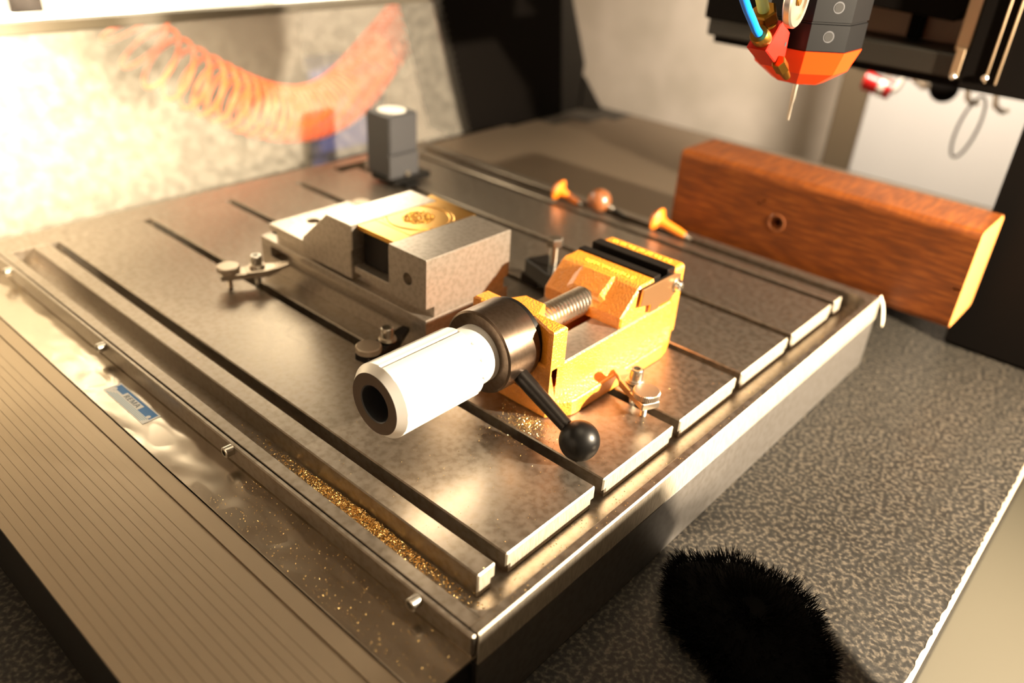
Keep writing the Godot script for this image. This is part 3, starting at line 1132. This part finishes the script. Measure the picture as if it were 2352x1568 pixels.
func wood_block() -> void:
	var t := thing("wooden_block", "long worn brown wooden block with a drilled hole, beyond the table rim", "wood block")
	var b := csg("block", M.old_wood, t)
	csg_poly(b, rounded(459, 524, -13.9, 70.5, 6, 5), 266, Transform3D(Basis(), V(0, 0, 76)))
	side_hole(b, 6.6, 2.0, Vector3(459, 29.5, -84), Vector3(0, 0, 90))
	side_hole(b, 3.6, 16, Vector3(459, 29.5, -84), Vector3(0, 0, 90))
	side_hole(b, 1.2, 8, Vector3(459, 45.5, -100), Vector3(0, 0, 90))
	side_hole(b, 1.2, 8, Vector3(459, 42, -104), Vector3(0, 0, 90))
	var bu := Soup.new()
	bu.lathe([Vector2(6.4, 0.0), Vector2(6.5, 0.35), Vector2(7.6, 0.35), Vector2(8.2, -0.1)], Vector3(459, 29.5, -84), Vector3(-1, 0, 0), 32)
	put(bu, "worn_ring", M.brown_wood, t)
	var nick := CSGBox3D.new()
	nick.operation = CSGShape3D.OPERATION_SUBTRACTION
	nick.size = V(7, 2.2, 9)
	nick.position = V(459.5, 21, 74)
	b.add_child(nick, true)
	var s := Soup.new()
	var pts := []
	for q in rounded(459.6, 523.4, -13.3, 69.9, 6, 5):
		pts.append(q)
	s.prism(pts, "z", 75.8, 76.5, 0.3)
	put(s, "lit_end_grain", M.lit_end_grain, t)
	# shred of paper hanging at the rim's corner
	var o := thing("paper_shred", "small curled pale shred hanging at the right corner of the table rim", "shred")
	s = Soup.new()
	var ring := []
	for e in [[446.6, 1.0, 22.5, 1.4], [448.5, -6, 25.5, 2.4], [449.5, -13, 27.5, 3.2], [448.5, -20, 29.5, 3.0], [447.5, -25, 30.5, 1.8]]:
		ring.append([Vector3(e[0] - e[3], e[1], e[2]), Vector3(e[0], e[1] + 0.2, e[2] + 0.6), Vector3(e[0] + e[3], e[1], e[2] + 0.3), Vector3(e[0], e[1] - 0.4, e[2] - 0.2)])
	s.loft(ring, true, 1)
	put(s, "strip", M.paper, o)


func enclosure() -> void:
	# clear dusty sheet behind the table
	var s := Soup.new()
	s.prism([Vector2(-700, -14), Vector2(543, -14), Vector2(487, 152), Vector2(-700, 152)], "z", -566, -562)
	var o := put(s, "window_1", M.dusty_pane)
	o.set_meta("kind", "structure")
	o.set_meta("label", "dusty clear sheet of the machine enclosure behind the table")
	s = Soup.new()
	s.prism([Vector2(543, -14), Vector2(553, -14), Vector2(497, 152), Vector2(440, 320), Vector2(430, 320), Vector2(487, 152)], "z", -569, -560, 0.8)
	for i in 22:
		var y := -8.0 + i * 9.0
		s.cyl(2.4, 3, Vector3(551.5 - (y + 14) * 0.337, y, -560), Vector3(0, 0, 1), 10)
	o = put(s, "trim_4", M.olive_black)
	o.set_meta("kind", "structure")
	o.set_meta("label", "scalloped dark sealing strip along the slanted edge of the clear sheet")
	s = Soup.new()
	s.box(-700, 480, 152, 160, -572, -561, 0.6)
	o = put(s, "trim_5", M.cabinet_grey)
	o.set_meta("kind", "structure")
	o.set_meta("label", "grey frame bar under the glowing light panel")
	# light panel
	var t := thing("light_panel", "glowing white light panel along the top left edge", "lamp")
	s = Soup.new()
	s.box(12, 440, 158, 268, -590, -574, 1)
	put(s, "housing", M.cabinet_grey, t)
	s = Soup.new()
	s.box(22, 430, 160.3, 232, -574, -572)
	put(s, "glowing_face", M.lamp_glow, t)
	s = Soup.new()
	s.box(30, 54, 169, 200, -572, -556, 0.8)
	put(s, "driver_box", M.dark_oxide, t)
	# coiled hose
	var cen := [Vector3(178, 152, -700), Vector3(205, 100, -700), Vector3(262, 57, -700), Vector3(331, 20, -700), Vector3(394, 6, -700), Vector3(456, 20, -700), Vector3(524, 71, -700), Vector3(589, 126, -700), Vector3(640, 168, -700)]
	var cv := Curve3D.new()
	for i in cen.size():
		var tan_: Vector3 = (cen[mini(i + 1, cen.size() - 1)] - cen[maxi(i - 1, 0)]) / 6.0
		cv.add_point(cen[i], -tan_, tan_)
	cv.bake_interval = 2.0
	var total := cv.get_baked_length()
	var pts := []
	var ang := 0.0
	var dist := 0.0
	while dist < total:
		var p := cv.sample_baked(dist, true)
		var q := cv.sample_baked(minf(dist + 3.0, total), true)
		var tg := (q - p).normalized() if q.distance_to(p) > 0.01 else Vector3.RIGHT
		var u := tg.cross(Vector3(0, 0, 1)).normalized()
		var v := tg.cross(u)
		var rad := 33.0 if dist < total * 0.6 else lerpf(33.0, 24.0, (dist / total - 0.6) / 0.4)
		pts.append(p + (u * cos(ang) + v * sin(ang)) * rad)
		var pitch := lerpf(26.0, 9.0, smoothstep(0.0, 0.5, dist / total))
		ang += TAU / 28.0
		dist += pitch / 28.0
	s = Soup.new()
	s.tube(pts, [2.6], 8)
	var h := put(s, "coiled_hose", M.orange_hose)
	tag(h, "orange coiled air hose hanging behind the dusty clear sheet", "hose")


func gantry() -> void:
	# left upright at the back
	var t := thing("gantry_upright", "black slanted gantry upright at the back left of the way cover", "machine frame")
	var s := Soup.new()
	s.prism([Vector2(562, -30), Vector2(786, -30), Vector2(762, 140), Vector2(720, 420), Vector2(420, 420), Vector2(506, 148)], "z", -650, -586, 1.5)
	put(s, "front_panel", M.black_paint, t)
	s = Soup.new()
	s.prism([Vector2(786, -30), Vector2(832, -30), Vector2(838, 40), Vector2(794, 134), Vector2(745, 420), Vector2(720, 420), Vector2(762, 140)], "z", -640, -590, 1.0)
	put(s, "side_strip", M.olive_black, t)
	s = Soup.new()
	s.prism([Vector2(842, 20), Vector2(900, -40), Vector2(876, -40), Vector2(836, -30)], "z", -640, -590, 1.0)
	put(s, "gusset", M.olive_black, t)
	# right upright
	t = thing("gantry_upright", "black vertical gantry upright at the right edge of the picture", "machine frame")
	s = Soup.new()
	s.prism([Vector2(545, 63), Vector2(545, 420), Vector2(760, 420), Vector2(760, 63)], "y", -64, 152, 2)
	put(s, "column", M.black_paint, t)
	# beam along the machine
	t = thing("gantry_beam", "black gantry beam with rails crossing the upper right corner", "machine frame")
	s = Soup.new()
	s.box(560, 640, 158, 177, -240, 230, 1.2)
	put(s, "lower_rail", M.olive_black, t)
	s = Soup.new()
	s.box(572, 640, 150, 158, -238, 230, 1.2)
	put(s, "lower_lip", M.black_paint, t)
	s = Soup.new()
	s.box(625, 640, 177, 420, -240, 230)
	put(s, "back_panel", M.brown_panel, t)
	s = Soup.new()
	s.prism([Vector2(606, 178), Vector2(606, 420), Vector2(622, 420), Vector2(622, 178)].map(func(p): return p), "z", -64, -54, 0.4)
	put(s, "rib", M.black_paint, t)
	s = Soup.new()
	s.prism([Vector2(-240, 420), Vector2(-240, 210), Vector2(-20, 200), Vector2(12, 240), Vector2(12, 420)], "x", 575, 600, 1)
	put(s, "cover_plate", M.black_paint, t)
	s = Soup.new()
	s.box(560, 572, 180, 420, -9, 2, 0.8)
	put(s, "guide_rail", M.rail_steel, t)
	s = Soup.new()
	s.box(556, 566, 160, 183, -6, 1, 0.5)
	put(s, "guide_stop", M.rail_steel, t)
	s = Soup.new()
	s.box(556, 600, 152, 420, 3, 62, 1.0)
	put(s, "side_column", M.black_paint, t)
	for z in [22.0, 30.0]:
		s = Soup.new()
		s.box(553.5, 556.2, 160, 420, z, z + 1.4, 0.3)
		put(s, "edge_bead", M.rail_steel, t)
	for e in [[-2.0, 161.0], [22.0, 164.0]]:
		s = Soup.new()
		s.cyl(2.6, 4, Vector3(556, e[1], e[0]), Vector3(-1, 0, 0), 16, 0.5)
		put(s, "cap_screw", M.bright_steel, t)
	# carriage behind the coolant fittings
	s = Soup.new()
	s.box(470, 558, 186, 420, -196, -110, 1.2)
	put(s, "carriage", M.black_paint, t)
	s = Soup.new()
	s.box(474, 556, 182.5, 186, -192, -112, 0.5)
	put(s, "carriage_sole", M.olive_black, t)


func oct(h: float, c: float, x: float, z: float, y: float) -> Array:
	return [Vector3(x - h, y, z - h + c), Vector3(x - h, y, z + h - c), Vector3(x - h + c, y, z + h), Vector3(x + h - c, y, z + h), Vector3(x + h, y, z + h - c), Vector3(x + h, y, z - h + c), Vector3(x + h - c, y, z - h), Vector3(x - h + c, y, z - h)]


func spindle() -> void:
	var x := 317.0
	var z := -37.0
	var t := thing("milling_spindle", "black eight-sided milling spindle with an orange nose and thin cutter", "spindle")
	var s := Soup.new()
	s.loft([oct(30.6, 17, x, z, 203), oct(31, 17, x, z, 203.6), oct(31, 17, x, z, 218.6), oct(30.3, 16.8, x, z, 219.0), oct(30.3, 16.8, x, z, 219.8), oct(31, 17, x, z, 220.2), oct(31, 17, x, z, 330)])
	put(s, "housing", M.black_anodised, t)
	for e in [[212.0, 0.0], [228.5, 1.5]]:
		s = Soup.new()
		var o := Vector3(x - 22.5 + e[1], e[0], z + 22.5 + e[1])
		s.lathe([Vector2(0, -0.15), Vector2(3.4, -0.15), Vector2(3.4, 0.1), Vector2(2.7, 0.1), Vector2(2.6, -0.1)], o, Vector3(-1, 0, 1), 24)
		put(s, "hole_rim", M.blue_grey_steel, t)
		s = Soup.new()
		s.cyl(2.7, 0.25, o, Vector3(-1, 0, 1), 24)
		put(s, "hole", M.hole_shade, t)  # flat disc, the shade of the hole is its colour
	s = Soup.new()
	s.loft([oct(31.2, 17, x, z, 203), oct(30.8, 17, x, z, 201.5), oct(26.5, 15, x, z, 189), oct(15, 8.8, x, z, 180.5), oct(7, 4, x, z, 179.5)])
	put(s, "nose", M.orange_anodised, t)
	s = Soup.new()
	s.lathe([Vector2(0, 178.5), Vector2(6, 178.5), Vector2(6.5, 181), Vector2(0, 181)], Vector3(x, 0, z), Vector3.UP, 24)
	put(s, "collet", M.dark_oxide, t)
	s = Soup.new()
	s.lathe([Vector2(0, 154), Vector2(0.9, 154), Vector2(1.0, 165), Vector2(1.5, 168), Vector2(1.5, 179), Vector2(0, 179)], Vector3(x, 0, z), Vector3.UP, 16)
	put(s, "cutter", M.clamp_steel, t)
	# coolant block with fittings, bolted to the spindle
	t = thing("coolant_block", "red nozzle block with brass fittings mounted beside the spindle nose", "coolant nozzle")
	s = Soup.new()
	var face := [Vector2(260.2, 221.3), Vector2(273.9, 214.1), Vector2(274.4, 200.6), Vector2(268.8, 194.2), Vector2(246.6, 205.9)]
	s.prism(face, "z", -43, -30, 0.6)
	put(s, "block", M.red_anodised, t)
	s = Soup.new()
	s.box(270, 287, 201, 214, -52, -36, 0.5)
	put(s, "bracket", M.black_anodised, t)
	s = Soup.new()
	s.cyl(1.4, 0.3, Vector3(270.6, 207.6, -30.1), Vector3(0, 0, 1), 16)
	put(s, "pin_hole", M.hole_shade, t)  # dark disc in place of a shaded bore
	var up := Vector3(-0.88, 0.48, 0.02).normalized()
	var a := Vector3(259.5, 206.5, -36)
	s = Soup.new()
	s.cyl(5.2, 9, a, up, 6, 0.8)
	s.lathe([Vector2(0, 9), Vector2(5.4, 9), Vector2(5.6, 10), Vector2(5.6, 16), Vector2(5.0, 17.5), Vector2(0, 17.5)], a, up, 24)
	put(s, "small_fitting", M.old_brass, t)
	s = Soup.new()
	var b := Vector3(264.0, 213.5, -39)
	var up2 := Vector3(-0.68, 0.73, 0.0).normalized()
	s.cyl(6.6, 10, b, up2, 28, 0.6)
	s.cyl(7.4, 8, b + up2 * 10.0, up2, 6, 1.0)
	put(s, "large_fitting", M.old_brass, t)
	s = Soup.new()
	var nd := Vector3(0.82, -0.57, 0.05).normalized()
	s.cyl(4.2, 10, Vector3(263, 199.0, -29), nd, 6, 0.5)
	s.lathe([Vector2(0, 10), Vector2(3.2, 10), Vector2(2.2, 19), Vector2(0, 19)], Vector3(263, 199.0, -29), nd, 20)
	put(s, "nozzle", M.old_brass, t)
	s = Soup.new()
	var p0 := a + up * 15.0
	s.tube([p0, p0 + up * 8.0, p0 + up * 16.0 + Vector3(0, 1.5, 0), p0 + up * 26.0 + Vector3(0, 3, 0), p0 + up * 42.0 + Vector3(0, 7, 0)], [2.5], 16)
	var o := put(s, "blue_air_tube", M.blue_tube)
	tag(o, "bright blue plastic tube pushed into the small brass fitting", "tube")
	s = Soup.new()
	p0 = b + up2 * 17.0
	s.tube([p0, p0 + up2 * 30.0, p0 + up2 * 60.0], [3.4], 16)
	o = put(s, "coolant_tube", M.green_tube)
	tag(o, "pale yellow-green tube entering the large brass fitting", "tube")
	# round coupling between fittings and housing
	t = thing("round_flange", "round steel flange with a brass screw beside the spindle housing", "flange")
	s = Soup.new()
	var fo := Vector3(253.5, 235.5, -22)
	s.lathe([Vector2(0, -2), Vector2(15.5, -2), Vector2(16.5, -1), Vector2(16.5, 2), Vector2(15.5, 3), Vector2(12, 3), Vector2(12, 1.6), Vector2(0, 1.6)], fo, Vector3(0.12, 0, 1), 40)
	put(s, "ring", M.clamp_steel, t)
	s = Soup.new()
	s.cyl(6, 24, fo + Vector3(0, 4, -1.5), Vector3(0.9, 0, -0.5), 20)
	put(s, "stub", M.black_anodised, t)
	s = Soup.new()
	s.cyl(3.4, 1.6, fo + Vector3(-1, -1, 1.6), Vector3(0.12, 0, 1), 20, 0.4)
	put(s, "screw", M.old_brass, t)


func background() -> void:
	var s := Soup.new()
	s.box(-500, 470, -640, 330, -900, -800, 4)
	var o := put(s, "metal_cabinet", M.cabinet_grey)
	tag(o, "dark grey metal cabinet seen through the left half of the clear sheet", "cabinet")
	s = Soup.new()
	s.box(476, 600, -300, 30, -900, -780, 6)
	o = put(s, "plastic_bin", M.blue_bin)
	tag(o, "blue plastic bin behind the coiled hose", "bin")
	s = Soup.new()
	s.box(1000, 1012, -700, 700, -252, -210, 2)
	o = put(s, "wall_post", M.post_grey)
	tag(o, "brown-grey upright post in front of the pale wall", "post")
	s = Soup.new()
	s.box(1150, 1390, -700, 125, -275, 200, 4)
	o = put(s, "white_cabinet", M.white_cabinet)
	tag(o, "plain white cabinet standing right of the grey post", "cabinet")
	# tool rail with small things hanging under the beam
	s = Soup.new()
	s.box(904, 916, 92, 104, -200, 60, 1)
	o = put(s, "tool_rail", M.olive_black)
	tag(o, "dark rail with hanging workshop tools below the gantry beam", "rail")
	var t := thing("red_knob", "red and white plastic knob hanging under the gantry beam", "knob")
	s = Soup.new()
	var d := Vector3(0.1, -0.18, 0.9).normalized()
	var b := Vector3(900, 82, -186)
	s.cyl(11.5, 20, b, d, 28, 1)
	put(s, "red_cap", M.red_plastic, t)
	s = Soup.new()
	s.cyl(11.6, 8, b + d * 20.0, d, 28, 0.5)
	put(s, "white_band", M.white_plastic, t)
	s = Soup.new()
	s.cyl(11.5, 8, b + d * 28.0, d, 28, 0.8)
	put(s, "red_base", M.red_plastic, t)
	s = Soup.new()
	s.tube([b + d * 36.0, b + d * 42.0 + Vector3(0, 6, 0), b + d * 46.0 + Vector3(2, 20, 0)], [5, 4, 3], 12)
	put(s, "stem", M.white_plastic, t)
	s = Soup.new()
	s.ball(17, Vector3(903, 90, -90), 24)
	o = put(s, "rubber_bulb", M.black_paint)
	tag(o, "black rubber bulb hanging from the dark rail", "bulb")
	t = thing("hook_set", "pale metal hooks and clips on the dark rail beside the red knob", "hooks")
	for e in [[-168.0, 100.0, 10.0], [-128.0, 96.0, 15.0], [-112.0, 92.0, 9.0], [-60.0, 84.0, 8.0], [-28.0, 82.0, 9.0]]:
		s = Soup.new()
		s.tube([Vector3(902, e[1] + 12, e[0] - 4), Vector3(898, e[1], e[0]), Vector3(898, e[1] - e[2] * 0.6, e[0] + e[2]), Vector3(902, e[1] - e[2] * 0.3, e[0] + e[2] * 1.6)], [3.2, 3.6, 3.4, 2.6], 10)
		put(s, "hook", M.clamp_steel, t)
	s = Soup.new()
	var loop := []
	for i in 25:
		var a := TAU * i / 24.0
		loop.append(Vector3(896, 52 + 38 * cos(a), -44 - 11 * sin(a) - (52 + 38 * cos(a) - 90) * -0.12))
	s.tube(loop, [1.6], 8)
	o = put(s, "cable_loop", M.olive_black)
	tag(o, "thin dark cable loop hanging at the right before the white cabinet", "cable")


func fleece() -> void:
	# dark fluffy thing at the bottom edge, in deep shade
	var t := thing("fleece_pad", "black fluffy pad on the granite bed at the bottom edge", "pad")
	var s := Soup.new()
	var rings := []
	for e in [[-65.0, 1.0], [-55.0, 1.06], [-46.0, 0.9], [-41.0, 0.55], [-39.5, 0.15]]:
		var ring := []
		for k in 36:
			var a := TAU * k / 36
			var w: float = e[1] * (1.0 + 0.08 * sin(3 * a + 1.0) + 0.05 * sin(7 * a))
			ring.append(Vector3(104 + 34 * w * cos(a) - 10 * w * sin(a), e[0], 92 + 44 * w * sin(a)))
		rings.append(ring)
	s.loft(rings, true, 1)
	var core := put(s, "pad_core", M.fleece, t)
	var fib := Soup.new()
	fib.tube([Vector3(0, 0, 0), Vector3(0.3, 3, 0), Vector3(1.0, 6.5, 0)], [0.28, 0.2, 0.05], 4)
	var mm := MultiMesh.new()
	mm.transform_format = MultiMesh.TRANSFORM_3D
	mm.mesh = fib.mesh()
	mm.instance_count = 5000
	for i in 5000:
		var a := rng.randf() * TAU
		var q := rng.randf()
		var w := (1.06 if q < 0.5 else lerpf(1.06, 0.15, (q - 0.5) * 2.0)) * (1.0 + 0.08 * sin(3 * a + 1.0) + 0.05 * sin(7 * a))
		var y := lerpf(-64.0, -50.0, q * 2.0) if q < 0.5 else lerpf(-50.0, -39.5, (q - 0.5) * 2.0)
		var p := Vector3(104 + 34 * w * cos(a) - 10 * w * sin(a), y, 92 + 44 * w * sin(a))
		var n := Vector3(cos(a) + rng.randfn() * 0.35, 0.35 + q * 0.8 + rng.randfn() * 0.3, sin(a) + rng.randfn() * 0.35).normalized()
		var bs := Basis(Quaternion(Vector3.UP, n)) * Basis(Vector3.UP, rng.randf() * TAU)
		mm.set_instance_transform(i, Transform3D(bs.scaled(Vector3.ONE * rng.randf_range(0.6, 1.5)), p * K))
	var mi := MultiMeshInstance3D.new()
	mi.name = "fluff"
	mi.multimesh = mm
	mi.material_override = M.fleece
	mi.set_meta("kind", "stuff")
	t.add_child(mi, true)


func chips() -> void:
	# brass swarf: loose on the table, heaped in the left trough and under the lever
	var s := Soup.new()
	s.box(-0.5, 0.5, 0, 0.12, -0.16, 0.16)
	var xf := []
	var lay := func(x: float, y: float, z: float, k: float) -> void:
		var b := Basis.from_euler(Vector3(rng.randfn() * 0.5, rng.randf() * TAU, rng.randfn() * 0.5)).scaled(Vector3.ONE * k)
		xf.append(Transform3D(b, Vector3(x, y, z) * K))
	for i in 16000:
		var x := rng.randf_range(-12, 421)
		var z := rng.randf_range(-500, 0)
		if rng.randf() > exp(-Vector2(x - 90, z + 40).length() / 190.0):
			continue
		if fposmod(x, 80.0) < 8.0 or x < -12:
			continue
		if (x > 104 and x < 189 and z < -160 and z > -357) or (x > 106 and x < 252 and z < -48 and z > -132):
			continue
		lay.call(x, 0.03, z, 0.16 + 0.4 * pow(rng.randf(), 3.0))
	for i in 2600:
		var a := rng.randf() * TAU
		var r := absf(rng.randfn()) * 16.0
		var x := 98 + r * cos(a)
		var z := -64 + r * sin(a) * 0.9
		if x > 106 and z < -49 or fposmod(x, 80.0) < 8.2 or z > -0.5:
			continue
		lay.call(x, 0.05, z, rng.randf_range(0.25, 0.75))
	for i in 4200:
		var z := -82.0 + rng.randfn() * 34.0
		if z > 10 or z < -330:
			continue
		var k := exp(-pow((z + 82.0) / 46.0, 2))
		var x := -13.5 - absf(rng.randfn()) * 4.5
		if x < -28.5:
			continue
		lay.call(x, -14.3 + rng.randf() * 3.2 * k * clampf(1.0 - (-13.5 - x) / 10.0, 0.05, 1.0), z, rng.randf_range(0.5, 1.2))
	for i in 500:
		lay.call(rng.randf_range(-66, -40), -13.1, rng.randf_range(-150, 20), rng.randf_range(0.3, 0.8))
	for i in 600:
		lay.call(rng.randf_range(-28, 430), -14.3, rng.randf_range(1, 17), rng.randf_range(0.3, 0.8))
	for i in 160:
		lay.call(rng.randf_range(-36, 440), 0.04, rng.randf_range(18.5, 22.5), rng.randf_range(0.3, 0.8))
	var mm := MultiMesh.new()
	mm.transform_format = MultiMesh.TRANSFORM_3D
	mm.mesh = s.mesh()
	mm.instance_count = xf.size()
	for i in xf.size():
		mm.set_instance_transform(i, xf[i])
	var mi := MultiMeshInstance3D.new()
	mi.name = "brass_swarf"
	mi.multimesh = mm
	mi.material_override = M.chip_brass
	mi.set_meta("kind", "stuff")
	tag(mi, "fine brass chips scattered over the slotted table and heaped in its trough", "metal chips")
	add_child(mi, true)
